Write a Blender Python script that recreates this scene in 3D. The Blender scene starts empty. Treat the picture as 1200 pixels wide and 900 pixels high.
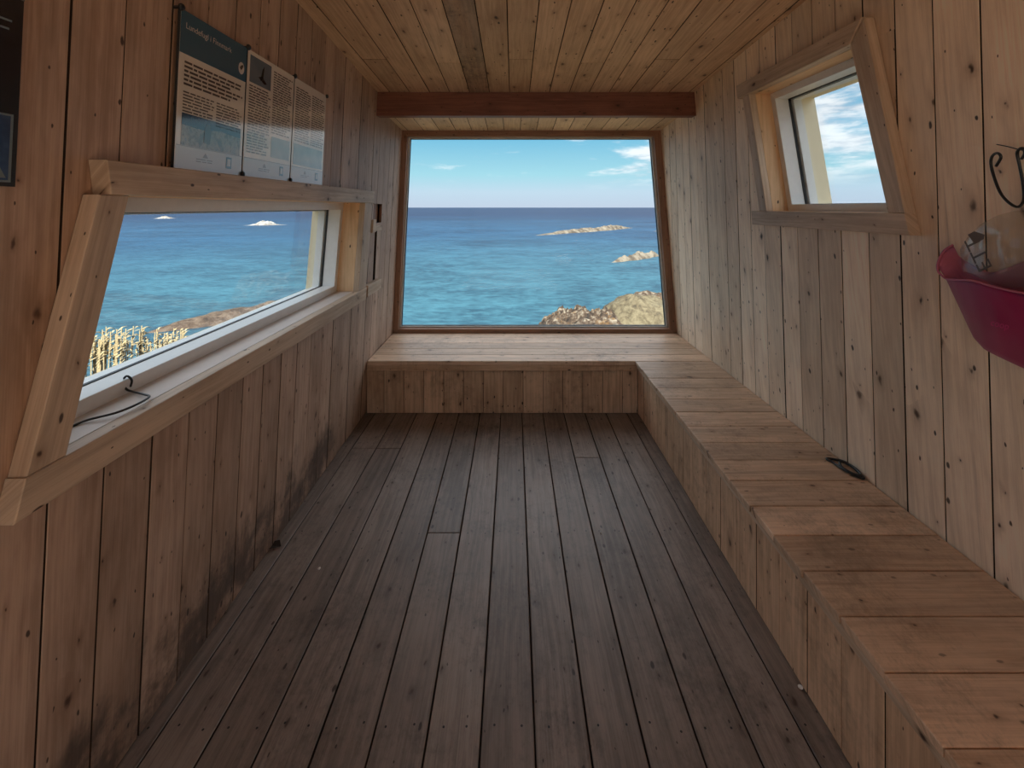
import bpy, bmesh, math, random
from mathutils import Vector, noise as mnoise

random.seed(7)
SC = bpy.context.scene
COL = SC.collection
F, CX, CY, EYE = 508.0, 602.0, 243.0, 1.5      # focal length and vanishing point in photo pixels, eye height

# ------------------------------------------------------------------ camera
cam_data = bpy.data.cameras.new('camera')
cam = bpy.data.objects.new('camera', cam_data)
COL.objects.link(cam)
cam.location = (0, 0, EYE)
cam.rotation_euler = (math.pi / 2, 0, 0)
cam_data.sensor_width = 36.0
cam_data.lens = F / 1200 * 36.0
cam_data.shift_x = -(CX - 600) / 1200
cam_data.shift_y = -(450 - CY) / 1200
cam_data.clip_start = 0.02
cam_data.clip_end = 60000
SC.camera = cam

# ------------------------------------------------------------------ view, render quality
SC.view_settings.view_transform = 'Standard'
SC.view_settings.look = 'None'
SC.view_settings.gamma = 1.0
SC.view_settings.use_curve_mapping = False
SC.view_settings.exposure = 0.84
cy = SC.cycles
cy.use_denoising = True
cy.max_bounces = 14
cy.diffuse_bounces = 10
cy.glossy_bounces = 5
cy.transparent_max_bounces = 16
cy.caustics_reflective = False
cy.caustics_refractive = False


# ------------------------------------------------------------------ node helpers
class NT:
    def __init__(self, tree):
        self.t = tree
        tree.nodes.clear()

    def n(self, kind, **props):
        node = self.t.nodes.new(kind)
        for k, v in props.items():
            setattr(node, k, v)
        return node

    def put(self, sock, v):
        if isinstance(v, bpy.types.NodeSocket):
            self.t.links.new(v, sock)
        elif v is not None:
            if hasattr(sock.default_value, '__len__') and not hasattr(v, '__len__'):
                v = [v] * len(sock.default_value)
            if hasattr(sock.default_value, '__len__') and len(sock.default_value) == 4 and len(v) == 3:
                v = (*v, 1)
            sock.default_value = v

    def math(self, op, a, b=None, c=None, clamp=False):
        m = self.n('ShaderNodeMath', operation=op, use_clamp=clamp)
        self.put(m.inputs[0], a)
        if b is not None: self.put(m.inputs[1], b)
        if c is not None: self.put(m.inputs[2], c)
        return m.outputs[0]

    def mix(self, f, a, b, blend='MIX'):
        m = self.n('ShaderNodeMix', data_type='RGBA', blend_type=blend)
        self.put(m.inputs[0], f); self.put(m.inputs[6], a); self.put(m.inputs[7], b)
        return m.outputs[2]

    def ss(self, v, lo, hi, a=0.0, b=1.0):
        m = self.n('ShaderNodeMapRange', interpolation_type='SMOOTHSTEP')
        for i, x in enumerate((v, lo, hi, a, b)):
            self.put(m.inputs[i], x)
        return m.outputs[0]

    def xyz(self, x, y, z=0.0):
        m = self.n('ShaderNodeCombineXYZ')
        for i, v in enumerate((x, y, z)): self.put(m.inputs[i], v)
        return m.outputs[0]

    def sep(self, v):
        m = self.n('ShaderNodeSeparateXYZ'); self.put(m.inputs[0], v)
        return m.outputs

    def noise(self, vec, scale=1.0, detail=3.0, rough=0.55, dist=0.0):
        m = self.n('ShaderNodeTexNoise')
        self.put(m.inputs['Vector'], vec); m.inputs['Scale'].default_value = scale
        m.inputs['Detail'].default_value = detail; m.inputs['Roughness'].default_value = rough
        m.inputs['Distortion'].default_value = dist
        return m.outputs[0]

    def ramp(self, f, stops):
        m = self.n('ShaderNodeValToRGB')
        self.put(m.inputs[0], f)
        e = m.color_ramp.elements
        while len(e) < len(stops): e.new(0.5)
        for el, (p, c) in zip(e, stops):
            el.position = p; el.color = (*c, 1)
        return m.outputs[0]

    def principled(self, color, rough=0.5, spec=0.5, normal=None, **kw):
        p = self.n('ShaderNodeBsdfPrincipled')
        self.put(p.inputs['Base Color'], color); self.put(p.inputs['Roughness'], rough)
        p.inputs['Specular IOR Level'].default_value = spec
        for k, v in kw.items(): self.put(p.inputs[k], v)
        if normal is not None: self.t.links.new(normal, p.inputs['Normal'])
        return p.outputs[0]

    def bump(self, h, strength=0.3, dist=0.002):
        b = self.n('ShaderNodeBump'); b.inputs['Strength'].default_value = strength
        b.inputs['Distance'].default_value = dist; self.put(b.inputs['Height'], h)
        return b.outputs[0]

    def out(self, s, world=False):
        o = self.n('ShaderNodeOutputWorld' if world else 'ShaderNodeOutputMaterial')
        self.t.links.new(s, o.inputs[0])


def new_mat(name):
    m = bpy.data.materials.new(name); m.use_nodes = True
    return m, NT(m.node_tree)


# ------------------------------------------------------------------ sky
SKY = 0.575
world = bpy.data.worlds.new('sky'); SC.world = world; world.use_nodes = True
w = NT(world.node_tree)
dirv = w.n('ShaderNodeTexCoord').outputs['Generated']
dx, dy, dz = w.sep(dirv)
elev = w.math('MAXIMUM', dz, 0.0)
base = w.ramp(elev, [(0.0, (.60, .69, .84)), (.035, (.60, .76, .90)), (.075, (.42, .76, .88)),
                     (.16, (.20, .56, .80)), (.45, (.16, .40, .74)), (1.0, (.12, .30, .65))])
inv = w.math('DIVIDE', 1.0, w.math('ADD', elev, .06))
cvec = w.xyz(w.math('MULTIPLY', dx, inv), w.math('MULTIPLY', dy, inv), 0.0)
c1 = w.noise(cvec, .62, 7, .58, .25)
c2 = w.noise(w.xyz(w.math('MULTIPLY', dx, 5.0), w.math('MULTIPLY', dy, 5.0), w.math('MULTIPLY', dz, 22.0)), 1.6, 6, .6, .2)
cden = w.math('ADD', w.math('MULTIPLY', c1, .55), w.math('MULTIPLY', c2, .45))
side = w.math('ADD', w.ss(dx, .10, .34, -.05, .085), w.ss(elev, .17, .40, 0.0, .22))                         # cloud field thickens to the right; higher cover added to light the room
cloud = w.ss(w.math('ADD', cden, side), .50, .64)
cloud = w.math('MULTIPLY', cloud, w.ss(elev, .03, .09))
ccol = w.mix(w.ss(c2, .40, .62), (.66, .71, .82), (1.12, 1.13, 1.15))
ccol = w.mix(1.0, ccol, w.mix(w.ss(elev, .22, .42), (1, 1, 1), (2.3, 2.3, 2.3)), 'MULTIPLY')     # clouds above the window view brightened to send more light indoors
skyc = w.mix(w.math('MULTIPLY', cloud, .88), base, ccol)
bg = w.n('ShaderNodeBackground'); w.put(bg.inputs[0], skyc); bg.inputs[1].default_value = SKY
w.out(bg.outputs[0], True)

# ------------------------------------------------------------------ sun, behind the hut
sun_d = bpy.data.lights.new('sun', 'SUN'); sun_d.energy = 16.0; sun_d.angle = .01; sun_d.color = (1, .95, .86)
sun = bpy.data.objects.new('sun', sun_d); COL.objects.link(sun)
sun.rotation_euler = Vector((-.03, 1.0, -.88)).to_track_quat('-Z', 'Y').to_euler()


# ------------------------------------------------------------------ materials
def wood(name, light, dark, rough=.5, spec=.35, knots=1.0, var=.16, grey=0.0, stain=None, blotch=0.0, bump=.25, dots=1.0):
    m, t = new_mat(name)
    uv = t.n('ShaderNodeUVMap').outputs[0]
    u, v, _ = t.sep(uv)
    rnd = t.n('ShaderNodeObjectInfo').outputs['Random']
    mul, add = (lambda x, y: t.math('MULTIPLY', x, y)), (lambda x, y: t.math('ADD', x, y))
    n1 = t.noise(t.xyz(mul(u, 1.3), mul(v, 9.0), rnd), 1.0, 3)
    wob = t.noise(t.xyz(mul(u, 26.0), mul(v, 40.0), rnd), 1.0, 2)
    wv = mul(t.math('SUBTRACT', wob, .5), .16)

    def knot_layer(su, sv, rmin, rmax, keep):
        vo = t.n('ShaderNodeTexVoronoi', voronoi_dimensions='2D')
        t.put(vo.inputs['Vector'], t.xyz(add(mul(u, su), wv), add(mul(v, sv), wv)))
        vo.inputs['Scale'].default_value = 1.0
        cr = t.sep(vo.outputs['Color'])
        rk = add(mul(t.math('POWER', cr[0], 3.0), rmax), rmin)
        return t.math('DIVIDE', vo.outputs['Distance'], rk), t.math('GREATER_THAN', cr[1], keep), cr[2]

    kd, on, kr = knot_layer(4.6, 8.5, .024, .085 * knots, .34)
    core = mul(t.ss(kd, 1.05, .25), on)
    halo = mul(t.math('EXPONENT', mul(kd, -.62)), on)
    dd, don, _ = knot_layer(8.0, 17.0, .034, .075, .55)
    dot = mul(t.ss(dd, 1.15, .6), don)
    ph = add(add(mul(v, 190.0), mul(n1, 34.0)), mul(halo, 8.0))
    ring = t.math('SINE', ph)
    fine = t.noise(t.xyz(mul(u, 5.0), mul(v, 240.0), rnd), 1.0, 4, .65)
    streak = t.noise(t.xyz(mul(u, .9), mul(v, 46.0), mul(rnd, 17.0)), 1.0, 3, .6)
    blot = t.noise(t.xyz(mul(u, 2.4), mul(v, 7.0), mul(rnd, 9.0)), 1.0, 5, .65)
    f = add(add(mul(ring, .055), mul(fine, .55)), add(mul(blot, .95), mul(streak, .40)))
    f = t.ss(f, .68, 1.26)
    col = t.mix(f, light, dark)
    col = t.mix(mul(t.ss(streak, .62, .76), .32), col, tuple(c * .62 for c in dark))
    if grey:
        gm = t.ss(t.noise(t.xyz(mul(u, 1.1), mul(v, 14.0), mul(rnd, 31.0)), 1.0, 4), .42, .68)
        col = t.mix(mul(gm, grey), col, (.30, .265, .23))
    col = t.mix(mul(halo, .78), col, tuple(c * k for c, k in zip(dark, (.55, .46, .40))))
    col = t.mix(mul(core, add(mul(kr, .30), .66)), col, (.050, .024, .014))
    col = t.mix(mul(dot, .92 * dots), col, (.035, .020, .014))
    val = add(mul(rnd, 2 * var), 1.0 - var)
    col = t.mix(1.0, col, t.xyz(val, t.math('POWER', val, 1.06), t.math('POWER', val, 1.13)), 'MULTIPLY')
    geo = t.n('ShaderNodeNewGeometry')
    px, py, pz = t.sep(geo.outputs['Position'])
    if blotch:                                   # spilt and trodden-in dirt with its own outline
        b1 = t.noise(geo.outputs['Position'], 2.3, 6, .68)
        b2 = t.noise(geo.outputs['Position'], 24.0, 5, .7)
        b3 = t.noise(t.xyz(mul(px, 150.0), mul(py, 60.0), pz), 1.0, 3, .7)
        bm = add(add(mul(b1, .48), mul(b2, .30)), mul(b3, .22))
        col = t.mix(mul(t.ss(bm, .47, .68), blotch), col, tuple(c * .22 for c in dark))
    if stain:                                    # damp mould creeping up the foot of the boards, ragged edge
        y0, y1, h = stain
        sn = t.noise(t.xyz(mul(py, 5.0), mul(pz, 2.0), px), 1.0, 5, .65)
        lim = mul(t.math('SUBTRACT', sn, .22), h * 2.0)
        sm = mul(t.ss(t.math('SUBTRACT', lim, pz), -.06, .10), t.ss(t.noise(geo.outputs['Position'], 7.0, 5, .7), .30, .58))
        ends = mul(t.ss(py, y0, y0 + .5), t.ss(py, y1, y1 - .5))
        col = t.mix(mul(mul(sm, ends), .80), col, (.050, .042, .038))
    r = add(mul(fine, .22), rough - .11)
    h = t.math('SUBTRACT', add(mul(fine, .7), mul(streak, .4)), mul(core, .5))
    t.out(t.principled(col, r, spec, t.bump(h, bump, .0014)))
    return m


def plain(name, color, rough=.5, spec=.5, metallic=0.0, vary=0.06, scale=40.0, **kw):
    m, t = new_mat(name)
    co = t.n('ShaderNodeTexCoord').outputs['Object']
    nz = t.noise(co, scale, 3)
    c = t.mix(nz, tuple(x * (1 - vary) for x in color), tuple(min(1, x * (1 + vary)) for x in color))
    t.out(t.principled(c, rough, spec, Metallic=metallic, **kw))
    return m


M = {}
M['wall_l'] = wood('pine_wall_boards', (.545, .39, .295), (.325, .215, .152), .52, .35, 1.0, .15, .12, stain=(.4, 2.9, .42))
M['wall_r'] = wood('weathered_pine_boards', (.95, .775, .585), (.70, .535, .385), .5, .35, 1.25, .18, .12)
M['ceil'] = wood('pine_ceiling_boards', (.68, .49, .33), (.44, .285, .18), .5, .35, 1.35, .13, .05)
M['ceil_dark'] = wood('resin_streaked_board', (.42, .275, .18), (.20, .12, .075), .5, .35, 1.6, .05, .3, blotch=.7)
M['floor'] = wood('worn_floor_planks', (.275, .217, .180), (.130, .099, .079), .46, .5, .5, .14, .12, blotch=.62, bump=.7)
M['bench'] = wood('bench_seat_planks', (.76, .545, .375), (.48, .32, .208), .47, .42, .9, .17, .15, blotch=.5, bump=.45, dots=.6)
M['bfront'] = wood('bench_front_boards', (.72, .50, .33), (.45, .29, .18), .5, .35, 1.0, .17, .05, blotch=.55)
M['casing'] = wood('window_casing_pine', (.66, .52, .385), (.43, .315, .22), .5, .35, .9, .08, .2)
M['reveal'] = wood('fresh_pine_reveal', (.82, .57, .34), (.64, .41, .22), .5, .35, .2, .04)
M['beam'] = wood('reddish_ceiling_beam', (.24, .098, .062), (.14, .052, .034), .5, .35, .7, .05)
M['endframe'] = wood('brown_window_frame_wood', (.36, .20, .125), (.22, .115, .07), .45, .4, .3, .06)
M['dark'] = plain('dark_building_paper', (.03, .022, .018), .9, .1)
M['joint'] = plain('joint_shade', (.050, .034, .025), .85, .15)  # joint shade put into the colour of the board sides
M['outside'] = plain('exterior_cladding', (.22, .17, .13), .8, .2)
M['white'] = plain('white_painted_frame', (.78, .78, .76), .35, .5)
M['sill'] = plain('pale_painted_sill', (.60, .54, .50), .45, .4, vary=.1, scale=9)
M['cream'] = plain('cream_outer_reveal', (.80, .72, .52), .6, .3)
M['gasket'] = plain('black_rubber', (.012, .012, .013), .5, .4)
M['alu'] = plain('pale_grey_bead', (.62, .60, .56), .4, .5)
M['black'] = plain('black_metal', (.010, .009, .009), .4, .5)

def glass(name, r0):
    gm, t = new_mat(name)
    lw = t.n('ShaderNodeLayerWeight'); lw.inputs[0].default_value = .5
    fr = t.math('ADD', t.math('MULTIPLY', t.math('POWER', lw.outputs['Facing'], 5.0), .9), r0)   # Schlick reflectance of one glass face
    gl = t.n('ShaderNodeBsdfGlossy'); gl.inputs['Roughness'].default_value = 0.0
    tr = t.n('ShaderNodeBsdfTransparent'); tr.inputs[0].default_value = (.95, .97, .97, 1)
    mx = t.n('ShaderNodeMixShader')
    t.t.links.new(fr, mx.inputs[0]); t.t.links.new(tr.outputs[0], mx.inputs[1]); t.t.links.new(gl.outputs[0], mx.inputs[2])
    t.out(mx.outputs[0])
    return gm


M['glass'] = glass('window_glass', .038)
M['glass_coated'] = glass('coated_window_glass', .003)


# ------------------------------------------------------------------ object helpers
def props(o, label=None, cat=None, group=None, kind=None):
    for k, v in (('label', label), ('category', cat), ('group', group), ('kind', kind)):
        if v: o[k] = v
    return o


def empty(name, loc, label=None, cat=None, group=None, kind=None):
    o = bpy.data.objects.new(name, None); COL.objects.link(o); o.location = loc
    o.empty_display_size = .05
    return props(o, label, cat, group, kind)


def wloc(o):
    p = Vector(o.location)
    while o.parent:
        o = o.parent; p += Vector(o.location)
    return p


def make(name, verts, faces, mat, parent=None, uvs=None, smooth=False, origin=None, edge_faces=None):
    """One mesh object from world-space points, its origin at the centroid."""
    c = Vector(origin) if origin is not None else sum((Vector(p) for p in verts), Vector()) / len(verts)
    me = bpy.data.meshes.new(name)
    me.from_pydata([Vector(p) - c for p in verts], [], faces)
    bm = bmesh.new(); bm.from_mesh(me)
    bmesh.ops.recalc_face_normals(bm, faces=bm.faces)
    if smooth:
        for f_ in bm.faces: f_.smooth = True
    bm.to_mesh(me); bm.free()
    if uvs:
        lay = me.uv_layers.new(name='UVMap')
        for lp in me.loops:
            lay.data[lp.index].uv = uvs[lp.vertex_index]
    me.materials.append(mat)
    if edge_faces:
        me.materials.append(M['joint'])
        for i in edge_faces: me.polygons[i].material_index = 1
    o = bpy.data.objects.new(name, me); COL.objects.link(o)
    if parent:
        o.parent = parent; o.location = c - wloc(parent)
    else:
        o.location = c
    return o


def clip(poly, a, b, c):
    """Keep the part of a convex polygon where a*u + b*v <= c."""
    out = []
    for i in range(len(poly)):
        p, q = poly[i], poly[(i + 1) % len(poly)]
        dp, dq = a * p[0] + b * p[1] - c, a * q[0] + b * q[1] - c
        if dp <= 1e-9: out.append(p)
        if (dp < -1e-9 and dq > 1e-9) or (dp > 1e-9 and dq < -1e-9):
            k = dp / (dp - dq); out.append((p[0] + k * (q[0] - p[0]), p[1] + k * (q[1] - p[1])))
    return out


def area(poly):
    return .5 * sum(poly[i][0] * poly[(i + 1) % len(poly)][1] - poly[(i + 1) % len(poly)][0] * poly[i][1] for i in range(len(poly)))


def ccw(poly):
    return poly if area(poly) > 0 else poly[::-1]


def edges(poly):
    poly = ccw(poly)
    for i in range(len(poly)):
        p, q = poly[i], poly[(i + 1) % len(poly)]
        du, dv = q[0] - p[0], q[1] - p[1]
        l = math.hypot(du, dv)
        if l > 1e-7: yield dv / l, -du / l, (dv * p[0] - du * p[1]) / l


def inset(poly, d):
    out = ccw(poly)
    for a, b, c in list(edges(poly)):
        out = clip(out, a, b, c - d)
        if len(out) < 3: return []
    return out


def subtract(poly, hole):
    """Convex polygon minus convex hole, as convex pieces."""
    common = ccw(poly)
    for a, b, c in edges(hole):
        common = clip(common, a, b, c)
        if len(common) < 3: return [poly]
    if abs(area(common)) < .0035: return [poly]          # a sliver stays hidden behind the casing
    rest, out = ccw(poly), []
    for a, b, c in edges(hole):
        piece = clip(rest, -a, -b, -c)
        if len(piece) > 2 and abs(area(piece)) > 1e-5: out.append(piece)
        rest = clip(rest, a, b, c)
        if len(rest) < 3: break
    return out


def prism(name, polys, w0, w1, P, mat, parent=None, grain='v', chamfer=.0014, smooth=False, shade_sides=None):
    """Extrude 2-D convex polygons of a surface P(u, v, w) from w0 (back) to w1 (front); grain along u or v, or a direction."""
    V, Fc, UV, side = [], [], [], []
    if shade_sides is None: shade_sides = 'board' in name or name == 'floor_plank'      # board sides coloured dark, painting shade into the joints
    ou, ov = random.uniform(0, 60), random.uniform(0, 60)
    if isinstance(grain, tuple): gd = grain
    else: gd = (1, 0) if grain == 'u' else (0, 1)

    def uvof(p, w_):
        al = p[0] * gd[0] + p[1] * gd[1]; ac = p[0] * gd[1] - p[1] * gd[0]
        return (al + ou, ac + ov + (w_ - w1))
    for poly in polys:
        poly = ccw(poly)
        layers = [(poly, w0)]
        top = inset(poly, chamfer) if (chamfer and len(polys) == 1) else []
        if top and len(top) == len(poly):
            layers += [(poly, w1 - chamfer), (top, w1)]
        else:
            layers += [(poly, w1)]
        n, b0 = len(poly), len(V)
        for pl, w_ in layers:
            if len(layers) == 3 and pl is top:       # match vertex order of the inset ring to its parent
                i0 = min(range(n), key=lambda i: (top[i][0] - poly[0][0]) ** 2 + (top[i][1] - poly[0][1]) ** 2)
                pl = top[i0:] + top[:i0]
            for p in pl:
                V.append(P(p[0], p[1], w_)); UV.append(uvof(p, w_))
        for k in range(len(layers) - 1):
            for i in range(n):
                j = (i + 1) % n
                if shade_sides and k == 0: side.append(len(Fc))
                Fc.append((b0 + k * n + i, b0 + k * n + j, b0 + (k + 1) * n + j, b0 + (k + 1) * n + i))
        Fc.append(tuple(b0 + i for i in range(n))[::-1])
        Fc.append(tuple(b0 + (len(layers) - 1) * n + i for i in range(n)))
    return make(name, V, Fc, mat, parent, UV, smooth, edge_faces=side)


def rect(u0, u1, v0, v1):
    return [(u0, v0), (u1, v0), (u1, v1), (u0, v1)]


def tube(name, pts, r, mat, parent=None, closed=False, sides=8, sub=4):
    """Round tube through points (Catmull-Rom smoothed)."""
    P_ = [Vector(p) for p in pts]; out = []
    n = len(P_)
    for i in range(n if closed else n - 1):
        a = P_[i - 1] if (i or closed) else P_[0]
        b, c = P_[i], P_[(i + 1) % n]
        d = P_[(i + 2) % n] if (closed or i + 2 < n) else P_[-1]
        for k in range(sub):
            s = k / sub
            out.append(.5 * ((2 * b) + (c - a) * s + (2 * a - 5 * b + 4 * c - d) * s * s + (3 * b - a - 3 * c + d) * s ** 3))
    if not closed: out.append(P_[-1])
    V, Fc = [], []
    m = len(out); up = Vector((.31, .17, .93))
    for i, p in enumerate(out):
        q = out[(i + 1) % m] if (closed or i + 1 < m) else p
        o_ = out[i - 1] if (closed or i) else p
        d = (q - o_).normalized()
        x = d.cross(up); x = x.normalized() if x.length > 1e-4 else d.orthogonal().normalized()
        y = d.cross(x).normalized()
        for k in range(sides):
            a = 2 * math.pi * k / sides
            V.append(p + r * (math.cos(a) * x + math.sin(a) * y))
    for i in range(m if closed else m - 1):
        for k in range(sides):
            j, l = (i + 1) % m, (k + 1) % sides
            Fc.append((i * sides + k, i * sides + l, j * sides + l, j * sides + k))
    if not closed:
        Fc.append(tuple(range(sides))[::-1]); Fc.append(tuple((m - 1) * sides + k for k in range(sides)))
    return make(name, V, Fc, mat, parent, smooth=True)


# surfaces: u runs away from the camera (or to the right), v up (or away), w out of the surface into the room
def PL(u, v, w_): return (-(1.05 - .048 * v + .010 * u) + w_, u, v)
def PR(u, v, w_): return (1.475 - .082 * v - w_, u, v)
def PF(u, v, w_): return (u, v, w_)
def ceil_z(y): return 2.32 + .072 * (3.08 - y)
def soff_z(y): return 2.227 - .063 * (y - 3.08)
def PC(u, v, w_): return (u, v, ceil_z(v) - w_)
def PS(u, v, w_): return (u, v, soff_z(v) - w_)
def PE(y):
    return lambda u, v, w_: (u, y - w_, v)


YB, YE = -2.7, 3.83           # rear of the room, face of the end window
GAP = .0022
TB = .020

# ------------------------------------------------------------------ openings (u = distance, v = height)
HL = [(.945, .96), (2.78, .96), (2.83, 1.53), (1.07, 1.53)]
HR = [(1.525, 1.48), (2.26, 1.48), (2.335, 2.11), (1.63, 2.11)]
HATCH = [(3.12, 1.385), (3.33, 1.385), (3.33, 1.525), (3.12, 1.525)]
SLOT = [(3.18, .962), (3.235, .962), (3.235, 1.365), (3.18, 1.365)]
CRACK = [(3.005, .90), (3.035, .90), (3.10, 1.52), (3.07, 1.52)]


def shell(poly, holes):
    pieces = [poly]
    for h in holes:
        pieces = [q for p in pieces for q in subtract(p, h)]
    return pieces


def wall(name, P, holes, bounds, slant, mat, label):
    outline = [(YB - .1, -.06), (YE + .1, -.06), (YE + .1, ceil_z(YE) + .08), (YB - .1, ceil_z(YB) + .08)]
    w_ = prism(name, shell(outline, holes), -.26, -TB, P, M['dark'], None, chamfer=0)
    props(w_, label, 'wall', kind='structure')
    skin = prism('outer_cladding', shell(outline, holes), -.285, -.262, P, M['outside'], w_, chamfer=0)
    for a, b in zip(bounds[:-1], bounds[1:]):
        sa, sb = slant(a), slant(b)
        q = [(a - sa * (-1.27), -.02), (b - sb * (-1.27), -.02), (b - sb * 1.6, 2.85), (a - sa * 1.6, 2.85)]
        q = inset(q, GAP)
        q = clip(q, 0, -1, -.002)
        q = clip(q, 1, 0, YE + .02); q = clip(q, -1, 0, -YB)
        q = clip(q, .072, 1, 2.32 + .072 * 3.08 + .008)
        if len(q) < 3: continue
        pieces = shell(q, holes)
        tops = [p for p in pieces if len(p) > 2]
        pr = random.uniform(-.0012, .0012)
        # pieces that do not touch one another are separate boards
        groups = []
        for p in tops:
            vs = [v for _, v in p]
            for g in groups:
                if any(min(vs) <= max(v for _, v in r) + 1e-4 and max(vs) >= min(v for _, v in r) - 1e-4 for r in g):
                    g.append(p); break
            else: groups.append([p])
        for g in groups:
            prism('board', g, -TB, pr, P, mat, w_, 'v')
    return w_


bl = [.945 + .1405 * k for k in range(-27, 23)]
bl = [b + random.uniform(-.006, .006) for b in bl]
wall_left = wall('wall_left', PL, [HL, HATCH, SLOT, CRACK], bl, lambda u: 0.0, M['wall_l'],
                 'left wall of vertical brown pine boards with the long slanted window')
br = [1.258 + .1385 * k + random.uniform(-.005, .005) for k in range(-30, 24)]
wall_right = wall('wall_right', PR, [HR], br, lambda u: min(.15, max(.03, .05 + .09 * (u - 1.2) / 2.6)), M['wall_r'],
                  'right wall of pale vertical pine boards above the bench')

# floor
fl = prism('floor', [rect(-1.35, 1.6, YB - .1, YE + .1)], -.14, -.028, PF, M['dark'], chamfer=0)
props(fl, 'dark worn plank floor running towards the sea window', 'floor', kind='structure')
fx = [-1.16] + [-1.01 + .1528 * k for k in range(13)] + [.93]
joints = {1: [2.70], 2: [2.70, .3], 3: [.55], 5: [2.0], 6: [-.4], 7: [.9], 4: [-.2], 8: [-.6], 9: [.2], 10: [2.6], 11: [.4]}
floor_boards = []
for k in range(len(fx) - 1):
    if fx[k + 1] - fx[k] < .01: continue
    cuts = [YB] + sorted(joints.get(k, [])) + [3.20]
    for y0, y1 in zip(cuts[:-1], cuts[1:]):
        q = inset(rect(fx[k], fx[k + 1], y0 - .001, y1 + .001), .0024)
        floor_boards.append(prism('floor_plank', [q], -.028, random.uniform(-.0015, .0008), PF, M['floor'], fl, 'v', chamfer=.0025))

# ceiling
ce = prism('ceiling', [rect(-1.35, 1.6, YB - .1, 3.16)], -.12, -TB, PC, M['dark'], chamfer=0)
props(ce, 'sloping ceiling of knotty pine boards', 'ceiling', kind='structure')
for k in range(-9, 12):
    a = -.030 + .142 * k
    cuts = [YB, 3.14] if k % 3 else [YB, 2.52 + .05 * (k % 2), 3.14]
    if k % 3 == 1: cuts = [YB, .8 + .3 * (k % 4), 3.14]
    for y0, y1 in zip(cuts[:-1], cuts[1:]):
        q = inset(rect(a, a + .142, y0, y1), GAP)
        prism('ceiling_board', [q], -TB, random.uniform(-.001, .001), PC, M['ceil_dark'] if k == -2 else M['ceil'], ce, 'v')
so = prism('trim_1', [rect(-1.3, 1.6, 3.12, YE + .1)], -.12, -TB, PS, M['dark'], chamfer=0)
props(so, 'lower strip of pale ceiling boards between beam and sea window', 'ceiling', kind='structure')
for k in range(-9, 12):
    q = inset(rect(-.085 + .142 * k, .057 + .142 * k, 3.14, YE + .02), GAP)
    prism('ceiling_board', [q], -TB, random.uniform(-.001, .001), PS, M['wall_r'], so, 'v')
bz0, bz1 = 2.153, 2.34
bm_ = prism('trim_2', [[(-(1.05 - .048 * bz0 + .031) - .004, bz0), (1.475 - .082 * bz0 + .004, bz0), (1.475 - .082 * bz1 + .004, bz1), (-(1.05 - .048 * bz1 + .031) - .004, bz1)]],
            -.075, 0, PE(3.085), M['beam'], None, 'u', chamfer=.003)
props(bm_, 'reddish wooden ceiling beam across the room above the sea window', 'beam', kind='structure')

# rear wall behind the viewer with an unseen opening added to light the room
LIGHT_OPENING = [(-1.0, -.05), (1.36, -.05), (1.25, 2.5), (-.93, 2.5)]
wb_out = [(-1.3, -.06), (1.6, -.06), (1.6, 3.0), (-1.3, 3.0)]
PB = lambda u, v, w_: (u, YB + w_, v)
wb = prism('wall_back', shell(wb_out, [LIGHT_OPENING]), -.2, -TB, PB, M['dark'], chamfer=0)
props(wb, 'rear end of the hut, with an opening added to let in light', 'wall', kind='structure')
for k in range(-9, 12):
    q = inset(rect(.142 * k, .142 * (k + 1), 0.0, 2.73), GAP)
    for p in shell(q, [LIGHT_OPENING]):
        prism('board', [p], -TB, 0, PB, M['wall_r'], wb, 'v')


# ------------------------------------------------------------------ side windows
def quad_frame(parent, P, outer, inner, w0, w1, mat, names, grain_ud=('u', 'v')):
    """Four mitred members between two quads (order: near-bottom, far-bottom, far-top, near-top)."""
    for i in range(4):
        j = (i + 1) % 4
        g = grain_ud[0] if i % 2 == 0 else grain_ud[1]
        prism(names[i] if isinstance(names, (list, tuple)) else names, [[outer[i], outer[j], inner[j], inner[i]]], w0, w1, P, mat, parent, g)


def grow(q, b, f_, t_, n_):
    """Offset a quad's bottom, far, top, near sides outwards (negative: inwards)."""
    es = list(edges(q)); out = []
    es = [(a, c, d + o) for (a, c, d), o in zip(es, (b, f_, t_, n_))]
    for i in range(4):
        a1, b1, c1 = es[i - 1]; a2, b2, c2 = es[i]
        det = a1 * b2 - a2 * b1
        out.append(((c1 * b2 - c2 * b1) / det, (a1 * c2 - a2 * c1) / det))
    return out


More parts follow.
